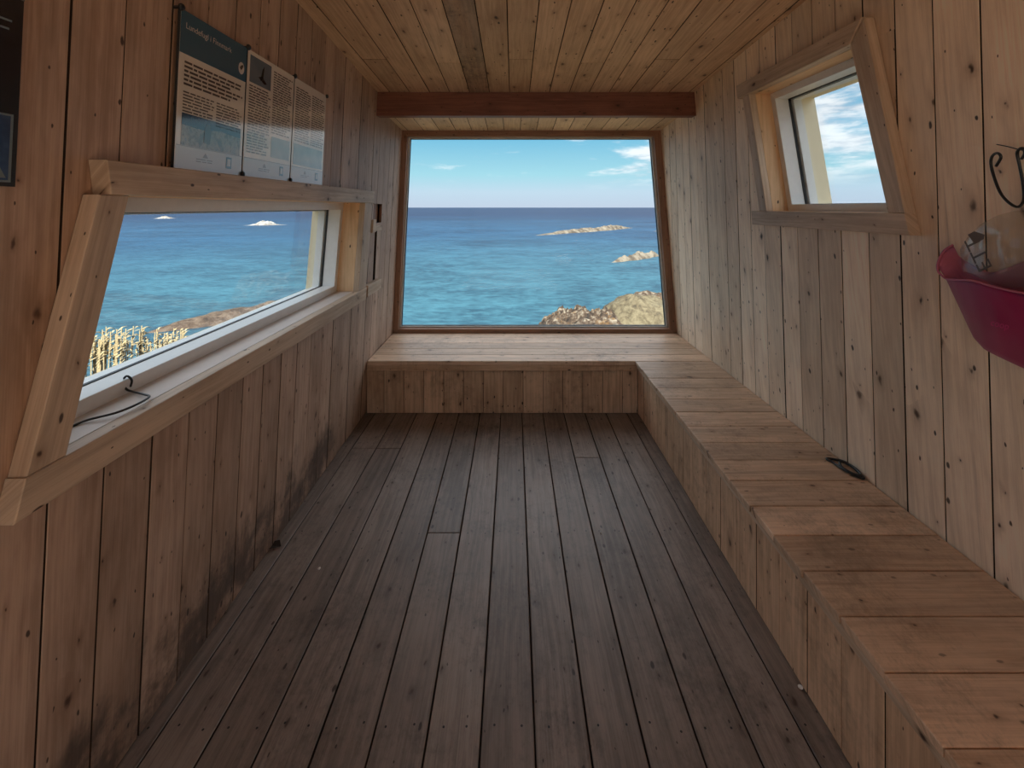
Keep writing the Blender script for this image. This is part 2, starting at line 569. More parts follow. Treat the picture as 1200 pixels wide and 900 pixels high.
def side_window(name, P, H, casing, label, wf, wg, frame_in, sill_mat, frame_w):
    o = empty(name, P(sum(p[0] for p in H) / 4, H[0][1], 0), label, 'window', kind='structure')
    for nm, poly, g, th in casing:
        prism(nm, [poly], .0015, th, P, M['casing'], o, g, chamfer=.002)
    Hi = grow(H, -.001, -.001, -.001, -.001)
    Ho = grow(H, .016, .016, .016, .016)
    # lining from the casing back to the frame
    for i, nm in enumerate(('sill', 'jamb_lining', 'head_lining', 'jamb_lining')):
        j = (i + 1) % 4
        prism(nm, [[Ho[i], Ho[j], Hi[j], Hi[i]]], wf - .002, .001, P, sill_mat if i == 0 else M['reveal'], o, 'u' if i % 2 == 0 else 'v', chamfer=0)
    b, f_, t_, n_ = frame_w
    Fo, Fi = grow(H, .014, .014, .014, .014), grow(H, -b, -f_, -t_, -n_)
    quad_frame(o, P, Fo, Fi, wg - .012, wf, M['white'], 'frame_member')
    G0 = grow(H, -b + .004, -f_ + .004, -t_ + .004, -n_ + .004)
    Gi = grow(H, -b - .0025, -f_ - .003, -t_ - .003, -n_ - .003)
    quad_frame(o, P, G0, Gi, wg - .010, wg + .003, M['gasket'], 'gasket')
    pane = prism('pane', [grow(H, -b + .002, -f_ + .002, -t_ + .002, -n_ + .002)], wg - .005, wg - .001, P, M['glass'], o, chamfer=0)
    quad_frame(o, P, Fo, grow(H, -b + .002, -f_ - .016, -t_ - .008, -n_ - .016), wg - .055, wg - .013, M['white'], 'outer_frame_member')
    quad_frame(o, P, Fo, grow(H, -b + .018, -f_ - .004, -t_ + .004, -n_ - .004), -.284, wg - .056, M['cream'], 'outer_reveal')
    return o


win_l = side_window('window_1', PL, HL, [
    ('casing_top', [(1.015, 1.53), (2.985, 1.53), (2.99, 1.61), (1.00, 1.61)], 'u', .045),
    ('casing_bottom', [(.845, .88), (2.92, .88), (2.927, .96), (.862, .96)], 'u', .042),
    ('casing_side', [(.866, .9605), (.945, .96), (1.07, 1.5295), (.992, 1.5295)], (.21, .978), .039),
    ('casing_side', [(2.78, .9605), (2.925, .9605), (2.985, 1.5295), (2.83, 1.5295)], (.09, .996), .036)],
    'long slanted window in the left wall over the sill with a black cable', -.105, -.185, True, M['sill'], (.042, .04, .045, .04))
win_r = side_window('window_2', PR, HR, [
    ('casing_top', [(1.63, 2.11), (2.44, 2.11), (2.445, 2.185), (1.56, 2.185)], 'u', .043),
    ('casing_bottom', [(1.444, 1.406), (2.398, 1.406), (2.398, 1.48), (1.457, 1.48)], 'u', .041),
    ('casing_side', [(1.4575, 1.4805), (1.525, 1.4805), (1.63, 2.1095), (1.557, 2.1795)], (.16, .987), .038),
    ('casing_side', [(2.26, 1.4805), (2.325, 1.4805), (2.40, 2.1095), (2.335, 2.1095)], (.11, .994), .036)],
    'small slanted window high in the right wall showing clouds', -.078, -.150, True, M['reveal'], (.036, .036, .036, .03))

# narrow wooden hatch beside the long window
ht = empty('window_4', PL(3.07, .88, 0), 'narrow wooden viewing hatch between the long window and the sea window', 'hatch', kind='structure')
prism('recess_back', [grow(HATCH, .01, .01, .01, .01)], -.045, -.030, PL, M['endframe'], ht, 'v', chamfer=0)
for i in range(4):
    j = (i + 1) % 4
    Ho = grow(HATCH, .012, .012, .012, .012)
    prism('recess_lining', [[Ho[i], Ho[j], HATCH[j], HATCH[i]]], -.030, -.002, PL, M['endframe'], ht, 'u', chamfer=0)
prism('slot_back', [grow(SLOT, .01, .01, .01, .01)], -.060, -.045, PL, M['beam'], ht, 'v', chamfer=0)
prism('rail', [rect(2.975, 3.285, .885, .962)], .0015, .036, PL, M['casing'], ht, 'u', chamfer=.002)
prism('turn_button', [rect(2.995, 3.055, 1.325, 1.415)], .0025, .045, PL, M['casing'], ht, 'v', chamfer=.002)
prism('button_ledge', [rect(3.057, 3.24, 1.330, 1.368)], .0015, .032, PL, M['casing'], ht, 'u', chamfer=.002)

# ------------------------------------------------------------------ sea window at the end
def left_x(z, y): return -(1.05 - .048 * z + .010 * y)
def right_x(z): return 1.475 - .082 * z
zb, zt = .36, soff_z(YE) + .005
EO = [(left_x(zb, YE) - .005, zb), (right_x(zb) + .005, zb), (right_x(zt) + .005, zt), (left_x(zt, YE) - .005, zt)]
EI = [(left_x(.43, YE) + .045, .425), (right_x(.43) - .062, .425), (right_x(2.13) - .062, 2.128), (left_x(2.13, YE) + .045, 2.128)]
win_e = empty('window_3', (.2, YE, .39), 'large trapezoid window at the end of the room looking out on the sea', 'window', kind='structure')
PEW = PE(YE)
quad_frame(win_e, PEW, EO, EI, -.10, 0, M['endframe'], ('frame_sill', 'frame_jamb', 'frame_head', 'frame_jamb'))
EB = [(EI[0][0] + .014, EI[0][1] + .012), (EI[1][0] - .014, EI[1][1] + .012), (EI[2][0] - .014, EI[2][1] - .014), (EI[3][0] + .014, EI[3][1] - .014)]
quad_frame(win_e, PEW, [(EI[0][0] - .002, EI[0][1] - .002), (EI[1][0] + .002, EI[1][1] - .002), (EI[2][0] + .002, EI[2][1] + .002), (EI[3][0] - .002, EI[3][1] + .002)],
           EB, -.085, -.045, M['alu'], 'glazing_bead')
EG = [(EB[0][0] + .004, EB[0][1] + .004), (EB[1][0] - .004, EB[1][1] + .004), (EB[2][0] - .004, EB[2][1] - .004), (EB[3][0] + .004, EB[3][1] - .004)]
quad_frame(win_e, PEW, [(EB[0][0] - .003, EB[0][1] - .003), (EB[1][0] + .003, EB[1][1] - .003), (EB[2][0] + .003, EB[2][1] + .003), (EB[3][0] - .003, EB[3][1] + .003)],
           EG, -.084, -.062, M['gasket'], 'gasket')
prism('pane', [[(EB[0][0] - .008, EB[0][1] - .008), (EB[1][0] + .008, EB[1][1] - .008), (EB[2][0] + .008, EB[2][1] + .008), (EB[3][0] - .008, EB[3][1] + .008)]],
      -.078, -.072, PEW, M['glass_coated'], win_e, chamfer=0)
# the outer wall under and beside the pane
wall_end = prism('wall_end', shell([(-1.4, -.06), (1.7, -.06), (1.7, 2.6), (-1.4, 2.6)], [EO]), -.11, -.021, PEW, M['outside'], chamfer=0)
props(wall_end, 'end wall around the large sea window', 'wall', kind='structure')

# ------------------------------------------------------------------ corner bench
BT = .39
bench = empty('corner_bench', (.9, 3.15, 0), 'built-in L-shaped wooden bench along right wall and under sea window', 'bench')
EDGE_X, EDGE_Y = .877, 3.13
for k in range(5):
    y0 = EDGE_Y + .14 * k; y1 = min(y0 + .14, YE - .001)
    q = inset([(left_x(BT, y0) + .003, y0), (right_x(BT) - .003, y0), (right_x(BT) - .003, y1), (left_x(BT, y1) + .003, y1)], .0012)
    prism('seat_plank', [q], BT - .028, BT + random.uniform(-.001, .0005), PF, M['bench'], bench, 'u', chamfer=.002)
ys = [EDGE_Y - .1543 * k for k in range(8)] + [1.905, 1.762, 1.611, 1.468, 1.324, 1.177, 1.035, .891]
while ys[-1] > YB + .2: ys.append(ys[-1] - .1447)
for y1, y0 in zip(ys[:-1], ys[1:]):
    ex = EDGE_X + (random.uniform(-.002, .003) if y0 > 1.3 else random.uniform(.003, .013))
    q = inset(rect(ex, right_x(BT) - .003, max(y0, YB + .01), y1), .0014)
    prism('seat_plank', [q], BT - .022, BT + random.uniform(-.002, .001), PF, M['bench'], bench, 'u', chamfer=.002)
prism('edge_strip', [rect(EDGE_X + .012, EDGE_X + .024, YB + .01, EDGE_Y)], BT - .050, BT - .0245, PF, M['casing'], bench, 'v', chamfer=.002)
prism('fascia', [rect(left_x(.35, 3.14) + .003, EDGE_X + .02, .318, BT - .029)], -.014, .006, PE(3.14), M['bfront'], bench, 'u', chamfer=.002)
xs = [-1.0868] + [-.944 + .1447 * k for k in range(14)]
xs = [x for x in xs if x < .87] + [.902]
for a, b in zip(xs[:-1], xs[1:]):
    q = inset(rect(max(a, left_x(0.2, 3.155) + .003), b, .002, .33), .0012)
    prism('front_board', [q], -.018, random.uniform(-.001, .001), PE(3.155), M['bfront'], bench, 'v')
fy = [2.034 + .1398 * k for k in range(8)] + [3.154]
dn = [2.034]
while dn[-1] > YB + .15: dn.append(dn[-1] - .1398)
fy = dn[::-1] + fy[1:]
PBF = lambda u, v, w_: (.903 - w_, u, v)
for a, b in zip(fy[:-1], fy[1:]):
    q = inset(rect(max(a, YB + .01), b, .002, BT - .0235), .0012)
    prism('front_board', [q], -.018, random.uniform(-.001, .001), PBF, M['bfront'], bench, 'v')
prism('bench_carcass', [rect(.925, right_x(.1) - .02, YB + .02, 3.15)], .005, BT - .03, PF, M['dark'], bench, chamfer=0)
prism('bench_carcass', [rect(left_x(.2, 3.8) + .03, right_x(.1) - .02, 3.178, YE - .03)], .005, BT - .03, PF, M['dark'], bench, chamfer=0)


# ------------------------------------------------------------------ floor nails and litter
def disc(V, Fc, c, r, n=6, h=.0006):
    b = len(V)
    for k in range(n):
        a = 2 * math.pi * k / n
        V.append((c[0] + r * math.cos(a), c[1] + r * math.sin(a), c[2] + h))
    Fc.append(tuple(range(b, b + n)))


V, Fc = [], []
for yr in (-.25, .5, 1.25, 2.0, 2.75):
    for k in range(len(fx) - 1):
        if fx[k + 1] - fx[k] < .1: continue
        for s in (.24, .76):
            disc(V, Fc, (fx[k] + (fx[k + 1] - fx[k]) * s + random.uniform(-.008, .008), yr + random.uniform(-.012, .012), .0008), .0036)
nails = make('nail_heads', V, Fc, M['black'], fl); nails['kind'] = 'stuff'


def floor_at(x, y, z=0.0):
    Yd = F * (EYE - z) / (y - CY)
    return ((x - CX) / F * Yd, Yd, z)


def blob(name, c, r, mat, seed, parent=None, n=10, squash=(1, 1, .6)):
    """Small irregular lump resting on z = c.z."""
    bm = bmesh.new(); bmesh.ops.create_icosphere(bm, subdivisions=2, radius=1.0)
    for v in bm.verts:
        k = 1 + .35 * mnoise.noise(v.co * 1.3 + Vector((seed * 7.1, seed, 0)))
        v.co = Vector((v.co.x * k * r * squash[0], v.co.y * k * r * squash[1], max(v.co.z, -.6) * k * r * squash[2]))
    zmin = min(v.co.z for v in bm.verts)
    V = [(v.co.x + c[0], v.co.y + c[1], v.co.z - zmin + c[2]) for v in bm.verts]
    Fc = [tuple(v.index for v in f_.verts) for f_ in bm.faces]; bm.free()
    return make(name, V, Fc, mat, parent)


M['chip'] = plain('white_chip', (.85, .82, .78), .6, .3)
M['leaf'] = plain('dead_leaf', (.035, .025, .02), .7, .2)
for i, (x, y, r, lab) in enumerate([(374, 667, .006, 'tiny white crumb on the floor planks near the left wall'),
                                    (938, 806, .007, 'tiny white crumb on the floor at the foot of the bench'),
                                    (704, 625, .004, 'tiny pale speck on the floor planks in the middle of the room')]):
    props(blob('paper_crumb', floor_at(x, y, .001), r, M['chip'], i + 1), lab, 'litter', 'white crumbs on the floor')
lx, ly, _ = floor_at(322, 640)
lv = [(lx - .035, ly - .02, .002), (lx - .012, ly - .026, .011), (lx + .03, ly - .004, .004), (lx + .012, ly + .02, .013), (lx - .02, ly + .016, .009),
      (lx - .002, ly - .004, .003), (lx - .036, ly - .02, .0015), (lx - .012, ly - .026, .0095), (lx + .03, ly - .004, .0025), (lx + .012, ly + .02, .0115), (lx - .02, ly + .016, .0075), (lx - .002, ly - .004, .0015)]
lf = [(0, 1, 5), (1, 2, 5), (2, 3, 5), (3, 4, 5), (4, 0, 5), (7, 6, 11), (8, 7, 11), (9, 8, 11), (10, 9, 11), (6, 10, 11)] + [(i, (i + 1) % 5, 6 + (i + 1) % 5, 6 + i) for i in range(5)]
props(make('dry_leaf', lv, lf, M['leaf']), 'crumpled dark leaf on the floor against the left wall', 'leaf')

# black cord on the right bench against the wall
cz = BT + .006
cord = tube('cord_loop', [(1.375, 1.905, cz), (1.415, 1.895, cz), (1.434, 1.862, cz + .004), (1.436, 1.80, cz), (1.425, 1.765, cz), (1.405, 1.785, cz + .002), (1.395, 1.845, cz), (1.412, 1.872, cz + .006),
                          (1.432, 1.84, cz + .008), (1.430, 1.79, cz + .007), (1.412, 1.772, cz + .006), (1.386, 1.82, cz + .003), (1.384, 1.872, cz)], .0052, M['black'], None, True)
props(cord, 'flattened loop of black cord on the bench against right wall', 'cord')

# black cable on the sill of the long window
def on_sill(x, y, z):
    k = (z - EYE) / -(y - CY)
    return ((x - CX) * k, F * k, z)
SZ = .963
pts = [on_sill(84, 500, SZ), on_sill(103, 492, SZ + .004), on_sill(135, 484, SZ + .008), on_sill(160, 474, SZ + .008), on_sill(175, 465, SZ + .006), on_sill(168, 462, SZ + .006), on_sill(156, 459, SZ + .006)]
p6 = Vector(pts[-1])
pts += [p6 + Vector((-.022, .003, .006)), p6 + Vector((-.034, .004, .026)), p6 + Vector((-.026, .008, .042)), p6 + Vector((-.012, .009, .030)), p6 + Vector((-.018, .012, .010))]
cab = tube('cable', pts, .003, M['black'])
props(cab, 'thin black cable curling over the pale sill of the long window', 'cable')

# ------------------------------------------------------------------ information boards
def gloss(name, color, vary=.05, scale=30):
    return plain(name, color, .10, .5, 0.0, vary, scale, **{'Coat Weight': .6, 'Coat Roughness': .06})


M['paper'] = gloss('poster_paper', (.74, .70, .63))
M['teal'] = gloss('poster_teal', (.030, .105, .175))
M['ink'] = gloss('poster_ink', (.10, .085, .08))
M['inkgrey'] = gloss('poster_grey_ink', (.22, .22, .22))
M['foot'] = gloss('poster_footer', (.50, .52, .53))
M['edge'] = plain('poster_edge', (.03, .03, .03), .5, .3)
M['titlew'] = gloss('poster_white', (.62, .62, .62))


def picture_mat(name, stops, scale, detail=4, stretch=(1, 1, 1), grad=0.0):
    m, t = new_mat(name)
    co = t.sep(t.n('ShaderNodeTexCoord').outputs['Object'])
    vec = t.xyz(t.math('MULTIPLY', co[0], stretch[0]), t.math('MULTIPLY', co[1], stretch[1]), t.math('MULTIPLY', co[2], stretch[2]))
    f_ = t.math('ADD', t.noise(vec, scale, detail, .6, .4), t.math('MULTIPLY', co[2], grad))
    t.out(t.principled(t.ramp(f_, stops), .10, .5, **{'Coat Weight': .6, 'Coat Roughness': .06}))
    return m


M['pic_colony'] = picture_mat('photo_of_bird_cliff', [(.25, (.02, .02, .022)), (.42, (.10, .085, .07)), (.52, (.30, .26, .20)), (.64, (.13, .14, .15)), (.8, (.42, .42, .42))], 34, 5, (1, 1, .8))
M['pic_blue'] = picture_mat('photo_dark_blue_sea', [(.3, (.008, .012, .03)), (.6, (.02, .035, .085)), (.8, (.05, .07, .13))], 40, 4, (1, 1, .5))
M['pic_sky'] = picture_mat('photo_grey_blue_sky', [(.3, (.10, .14, .18)), (.7, (.16, .20, .24))], 8, 2)
M['pic_pale'] = picture_mat('photo_pale_grey_sea', [(.3, (.20, .25, .29)), (.7, (.32, .37, .40))], 22, 4, (1, 1, .4))
M['bird'] = gloss('bird_silhouette', (.012, .012, .016))
M['navy'] = gloss('dark_navy_print', (.010, .011, .020))
M['grime'] = gloss('grey_brown_print', (.055, .045, .042))
M['bluepic'] = picture_mat('blue_mountain_picture', [(.3, (.012, .04, .12)), (.55, (.03, .08, .20)), (.8, (.06, .12, .24))], 20, 3)
M['pale_line'] = gloss('pale_blue_line', (.16, .22, .26))

WP = .019            # front face of the boards, off the wall


def flat(name, poly, lift, mat, parent):
    return prism(name, [poly], WP + lift - .0006, WP + lift, PL, mat, parent, 'u', chamfer=0)


def text_lines(name, u0, u1, v1, v0, pitch, parent, mat, fill=.5, ragged=.25, indent=True):
    V, Fc = [], []
    v = v1; rn = random.Random(int(u0 * 1000 + v1 * 77))
    while v - pitch * fill > v0:
        u = u0; end = u1 - (rn.random() ** 3) * ragged * (u1 - u0)
        while u < end - .006:
            l = min(rn.uniform(.012, .045), end - u)
            b = len(V)
            for uu, vv in ((u, v - pitch * fill), (u + l, v - pitch * fill), (u + l, v), (u, v)):
                V.append(PL(uu, vv, WP + .0009))
            Fc.append((b, b + 1, b + 2, b + 3)); u += l + .0045
        v -= pitch
    o = make(name, V, Fc, mat, parent); o['kind'] = 'stuff'
    return o


def info_board(u0, u1, v0, v1, label):
    o = empty('information_board', PL((u0 + u1) / 2, v0, .01), label, 'sign', 'information boards above the long window')
    prism('panel', [rect(u0, u1, v0, v1)], WP - .006, WP, PL, M['paper'], o, 'v', chamfer=0)
    prism('panel_edge', [rect(u0 - .0025, u0 - .0002, v0, v1)], WP - .007, WP - .0005, PL, M['edge'], o, 'v', chamfer=0)
    flat('footer_rule', rect(u0 + .004, u1 - .004, v0 + .066, v0 + .0685), .0006, M['inkgrey'], o)
    flat('footer', rect(u0 + .002, u1 - .002, v0 + .002, v0 + .066), .0004, M['foot'], o)
    c = (u0 + u1) / 2 - .03                 # small mountain mark with a line of lettering under it
    flat('footer_mark', [(c - .012, v0 + .040), (c + .012, v0 + .040), (c, v0 + .056)], .0010, M['inkgrey'], o)
    text_lines('footer_lettering', c - .04, c + .04, v0 + .036, v0 + .020, .007, o, M['inkgrey'])
    k = u1 - .085
    flat('footer_crest', rect(k, k + .028, v0 + .018, v0 + .056), .0010, M['teal'], o)
    flat('footer_crest_field', rect(k + .006, k + .022, v0 + .026, v0 + .050), .0014, M['foot'], o)
    return o


def lettering(name, body, size, P, u, v, w_, mat, parent, flip=False, rot=0.0, parent_loc=None):
    """Flat lettering laid on a wall surface, as a mesh."""
    cu = bpy.data.curves.new(name, 'FONT'); cu.body = body; cu.size = size
    tmp = bpy.data.objects.new(name, cu); COL.objects.link(tmp)
    me = bpy.data.meshes.new_from_object(tmp.evaluated_get(bpy.context.evaluated_depsgraph_get()))
    bpy.data.objects.remove(tmp)
    ca, sa = math.cos(rot), math.sin(rot)
    V = []
    for p in me.vertices:
        x, y = p.co.x * ca - p.co.y * sa, p.co.x * sa + p.co.y * ca
        V.append(P(u + (-x if flip else x), v + y, w_))
    Fc = [tuple(f_.vertices) for f_ in me.polygons]
    return make(name, V, Fc, mat, parent)


B0, B1 = 1.613, 2.066
b1 = info_board(1.232, 1.540, B0, B1, 'white information board with a blue header and bird cliff photo, leftmost of three')
flat('header', rect(1.232, 1.540, 1.944, B1), .0004, M['teal'], b1)
lettering('title', 'Lundefugl i Finnmark', .0245, PL, 1.250, 2.018, WP + .001, M['titlew'], b1)
V = [PL(1.512 + .016 * math.cos(a), 1.985 + .021 * math.sin(a), WP + .0010) for a in [2 * math.pi * k / 20 for k in range(20)]]
make('header_badge', V, [tuple(range(20))], M['titlew'], b1)
flat('badge_bird', [(1.503, 1.985), (1.512, 1.978), (1.522, 1.992), (1.520, 1.999), (1.510, 1.995)], .0014, M['bird'], b1)
text_lines('intro_text', 1.252, 1.525, 1.925, 1.855, .0125, b1, M['ink'], .52)
text_lines('body_text', 1.252, 1.385, 1.838, 1.770, .0092, b1, M['ink'], .45)
text_lines('body_text', 1.395, 1.525, 1.838, 1.755, .0092, b1, M['ink'], .45)
flat('photo', rect(1.252, 1.525, 1.682, 1.775), .0005, M['pic_colony'], b1)
flat('photo_sea', [(1.252, 1.742), (1.330, 1.738), (1.420, 1.748), (1.525, 1.742), (1.525, 1.775), (1.252, 1.775)][::1], .0009, M['pic_blue'], b1)
flat('photo_bird', [(1.345, 1.700), (1.372, 1.698), (1.378, 1.735), (1.372, 1.756), (1.358, 1.762), (1.348, 1.748)], .0012, M['grime'], b1)
b2 = info_board(1.548, 1.878, B0, B1, 'white information board with a flying bird photo, middle of three')
flat('photo', rect(1.562, 1.700, 1.955, 2.052), .0005, M['pic_sky'], b2)
flat('bird_wing', [(1.628, 1.975), (1.646, 1.985), (1.652, 2.035), (1.640, 2.020)], .0009, M['bird'], b2)
flat('bird_body', [(1.615, 1.985), (1.655, 1.968), (1.672, 1.972), (1.640, 1.995)], .0009, M['bird'], b2)
text_lines('body_text', 1.562, 1.705, 1.945, 1.700, .0100, b2, M['ink'], .45)
text_lines('body_text', 1.718, 1.865, 2.040, 1.790, .0100, b2, M['ink'], .45)
flat('photo_small', rect(1.722, 1.865, 1.700, 1.782), .0005, M['pic_pale'], b2)
b3 = info_board(1.886, 2.206, B0, B1, 'white information board with pale sea photo, nearest the sea window')
text_lines('body_text', 1.900, 2.040, 2.030, 1.790, .0105, b3, M['ink'], .45)
text_lines('body_text', 2.054, 2.192, 2.030, 1.790, .0105, b3, M['ink'], .45)
flat('photo', rect(1.900, 2.192, 1.690, 1.782), .0005, M['pic_pale'], b3)

ndx = 0
for u, v, lab in [(1.229, 2.068, 'black screw head at the top corner of the blue-headed board'), (1.544, 2.070, 'black screw head between first and second boards, top'),
                  (1.882, 2.070, 'black screw head between second and third boards, top'), (2.209, 2.066, 'black screw head at the top far corner of the third board'),
                  (1.544, 1.618, 'black screw head between first and second boards, bottom'), (1.882, 1.618, 'black screw head between second and third boards, bottom')]:
    V, Fc = [], []
    R = [(.0045, .0005), (.0045, .019), (.0100, .0192), (.0105, .023), (.0075, .027), (.002, .0285)]
    for r, w_ in R:
        for k in range(12):
            a = 2 * math.pi * k / 12
            V.append(PL(u + r * math.cos(a), v + r * math.sin(a), w_))
    for i in range(len(R) - 1):
        for k in range(12):
            l = (k + 1) % 12
            Fc.append((i * 12 + k, i * 12 + l, (i + 1) * 12 + l, (i + 1) * 12 + k))
    Fc.append(tuple((len(R) - 1) * 12 + k for k in range(12))); Fc.append(tuple(range(12))[::-1])
    props(make('screw_head', V, Fc, M['black'], smooth=False), lab, 'screw', 'screws holding the information boards')

# dark poster at the left edge of the view
po = empty('dark_poster', PL(.70, 1.54, .01), 'dark navy poster with blue mountain picture on left wall beside the boards', 'poster')
prism('panel', [rect(.52, .843, 1.54, 2.25)], .004, WP - .004, PL, M['navy'], po, 'v', chamfer=0)
WP_ = WP; WP = .0156
flat('upper_print', rect(.52, .843, 1.905, 2.25), .0004, M['grime'], po)
for rr in (.085, .072, .060):
    V, Fc = [], []
    for k in range(40):
        a = 2 * math.pi * k / 40
        for r in (rr, rr - .005):
            V.append(PL(.745 + r * math.cos(a), 2.005 + r * math.sin(a), WP + .0008))
    for k in range(40):
        l = (k + 1) % 40; Fc.append((2 * k, 2 * k + 1, 2 * l + 1, 2 * l))
    make('printed_ring', V, Fc, M['inkgrey'], po)
flat('rule', rect(.52, .843, 1.900, 1.908), .0008, M['inkgrey'], po)
text_lines('poster_lettering', .60, .825, 1.855, 1.83, .016, po, M['pale_line'], .25, .1)
flat('picture_border', rect(.56, .834, 1.548, 1.678), .0004, M['pale_line'], po)
flat('picture', rect(.565, .829, 1.552, 1.674), .0008, M['bluepic'], po)
flat('picture_mountain', [(.70, 1.556), (.825, 1.556), (.815, 1.575), (.790, 1.618), (.770, 1.59), (.74, 1.60)], .0012, M['pale_line'], po)
WP = WP_

# ------------------------------------------------------------------ hook, pink bag and clear bag on the right wall
def rw(x, y, w_=.0):
    """Point of the right wall, w in front of it, under photo pixel x, y."""
    k = (1.352 - w_) / ((x - CX) - .082 * (y - CY))
    return ((x - CX) * k, F * k, EYE - (y - CY) * k)


hk = [(1167.3, 194.7), (1172.7, 185.3), (1171.3, 180.7), (1167.3, 179.6), (1162.7, 183.3), (1161.3, 192), (1164.7, 206.7), (1172, 225.3), (1181.3, 236.7), (1191.3, 242.4),
      (1197.5, 239.3), (1200, 231), (1198.7, 214), (1194.7, 193.3), (1192, 180), (1194.7, 174.7), (1199, 174), (1201, 180), (1197.3, 186)]
hook = empty('coat_hook', rw(1196, 176, 0), 'bent black wire hook on the right wall above the pink bag', 'hook')
tube('hook_wire', [rw(x, y, .022 + .010 * math.sin(i * .9)) for i, (x, y) in enumerate(hk)], .0034, M['black'], hook)
tube('nail', [rw(1168, 169.3, .012), rw(1180, 171.6, .014), rw(1193.3, 175, .016), rw(1204, 177, .0), ], .0014, M['black'], hook)

pm, t = new_mat('magenta_fabric')
co = t.n('ShaderNodeTexCoord').outputs['Object']
nz = t.noise(co, 12, 4)
weave = t.noise(co, 420, 2)
pcol = t.mix(nz, (.26, .004, .070), (.40, .010, .115))
t.out(t.principled(pcol, .55, .3, t.bump(weave, .25, .001), **{'Sheen Weight': .25}))
M['pink'] = pm
M['pink_pale'] = plain('pale_pink_lining', (.55, .17, .28), .45, .4)
M['pinkprint'] = plain('faint_pink_print', (.60, .05, .22), .5, .3)

bag = empty('pink_bag', rw(1190, 425, .05), 'magenta bag with its mouth open hanging on the right wall', 'bag')


def sheet(name, top, bot, wtop, wbot, bulge, mat, parent, nu=22, nv=14, wr=.004, thick=.0022, seed=0):
    """Cloth between an upper and a lower pixel polyline, standing w in front of the wall, with folds."""
    def samp(pl, s):
        k = s * (len(pl) - 1); i = min(int(k), len(pl) - 2); f_ = k - i
        return tuple(a + (b - a) * f_ for a, b in zip(pl[i], pl[i + 1]))
    V, Fc, n = [], [], (nu + 1) * (nv + 1)
    for off in (0, thick):
        for j in range(nv + 1):
            b_ = j / nv
            for i in range(nu + 1):
                a = i / nu
                p, q = samp(top, a), samp(bot, a)
                x, y = p[0] + (q[0] - p[0]) * b_, p[1] + (q[1] - p[1]) * b_
                wt, wb_ = samp([(w_,) for w_ in wtop], a)[0], samp([(w_,) for w_ in wbot], a)[0]
                w_ = wt + (wb_ - wt) * b_ + bulge * math.sin(math.pi * b_) * math.sin(math.pi * min(1, .06 + a * .94))
                w_ += wr * mnoise.noise(Vector((a * 9 + seed, b_ * 3.0, seed))) + wr * .5 * mnoise.noise(Vector((a * 22, b_ * 9, seed + 3)))
                V.append(rw(x, y, max(w_, .004) - off))
    W = nu + 1
    for s in (0, 1):
        for j in range(nv):
            for i in range(nu):
                a = s * n + j * W + i
                Fc.append((a, a + 1, a + W + 1, a + W))
    rim = [j * W for j in range(nv + 1)] + [nv * W + i for i in range(1, W)] + [j * W + nu for j in range(nv - 1, -1, -1)] + [i for i in range(nu - 1, 0, -1)]
    for k in range(len(rim)):
        a, b_ = rim[k], rim[(k + 1) % len(rim)]
        Fc.append((a, b_, n + b_, n + a))
    return make(name, V, Fc, mat, parent, smooth=True)


sheet('front', [(1108, 326), (1120, 327), (1140, 328), (1162, 335), (1185, 341), (1210, 345), (1240, 338), (1278, 322)],
      [(1136, 386), (1141, 396), (1154, 410), (1172, 419), (1200, 432), (1222, 440), (1250, 448), (1268, 440)],
      [.035, .075, .095, .10, .10, .10, .09, .04], [.02, .03, .04, .05, .05, .05, .04, .02], .025, M['pink'], bag, seed=1)
sheet('back', [(1099, 313), (1104, 297), (1117, 287), (1124, 301), (1142, 312), (1162, 320), (1180, 314), (1200, 306), (1235, 300), (1278, 310)],
      [(1109, 327), (1116, 330), (1124, 334), (1134, 345), (1150, 360), (1165, 372), (1185, 380), (1205, 386), (1240, 385), (1272, 370)],
      [.045, .030, .016, .015, .015, .015, .015, .015, .015, .02], [.036, .03, .02, .012, .012, .012, .012, .012, .012, .02], .004, M['pink_pale'], bag, seed=4)
tube('rim', [rw(x, y, w_) for x, y, w_ in [(1117, 287, .017), (1106, 294, .030), (1099, 308, .045), (1099, 317, .048), (1104, 323, .048), (1110, 327, .045), (1122, 328, .076), (1140, 329, .097), (1163, 335.5, .102), (1188, 341.5, .102), (1212, 345, .102)]],
     .0030, M['pink_pale'], bag)

cm, t = new_mat('clear_plastic')
lw = t.n('ShaderNodeLayerWeight'); lw.inputs[0].default_value = .5
fr = t.math('ADD', t.math('MULTIPLY', t.math('POWER', lw.outputs['Facing'], 4.0), .35), .035)
gl = t.n('ShaderNodeBsdfGlossy'); gl.inputs['Roughness'].default_value = .16
df = t.n('ShaderNodeBsdfDiffuse'); df.inputs[0].default_value = (.75, .74, .70, 1)
tr = t.n('ShaderNodeBsdfTransparent'); tr.inputs[0].default_value = (.93, .92, .90, 1)
m1 = t.n('ShaderNodeMixShader'); m1.inputs[0].default_value = .07
t.t.links.new(tr.outputs[0], m1.inputs[1]); t.t.links.new(df.outputs[0], m1.inputs[2])
m2 = t.n('ShaderNodeMixShader')
t.t.links.new(fr, m2.inputs[0]); t.t.links.new(m1.outputs[0], m2.inputs[1]); t.t.links.new(gl.outputs[0], m2.inputs[2])
t.out(m2.outputs[0])
M['clear'] = cm
M['greyprint'] = plain('grey_print', (.16, .135, .12), .6, .2)
cb = empty('clear_plastic_bag', rw(1175, 322, .05), 'crumpled clear plastic bag with dark lettering stuffed in the pink bag', 'plastic bag')
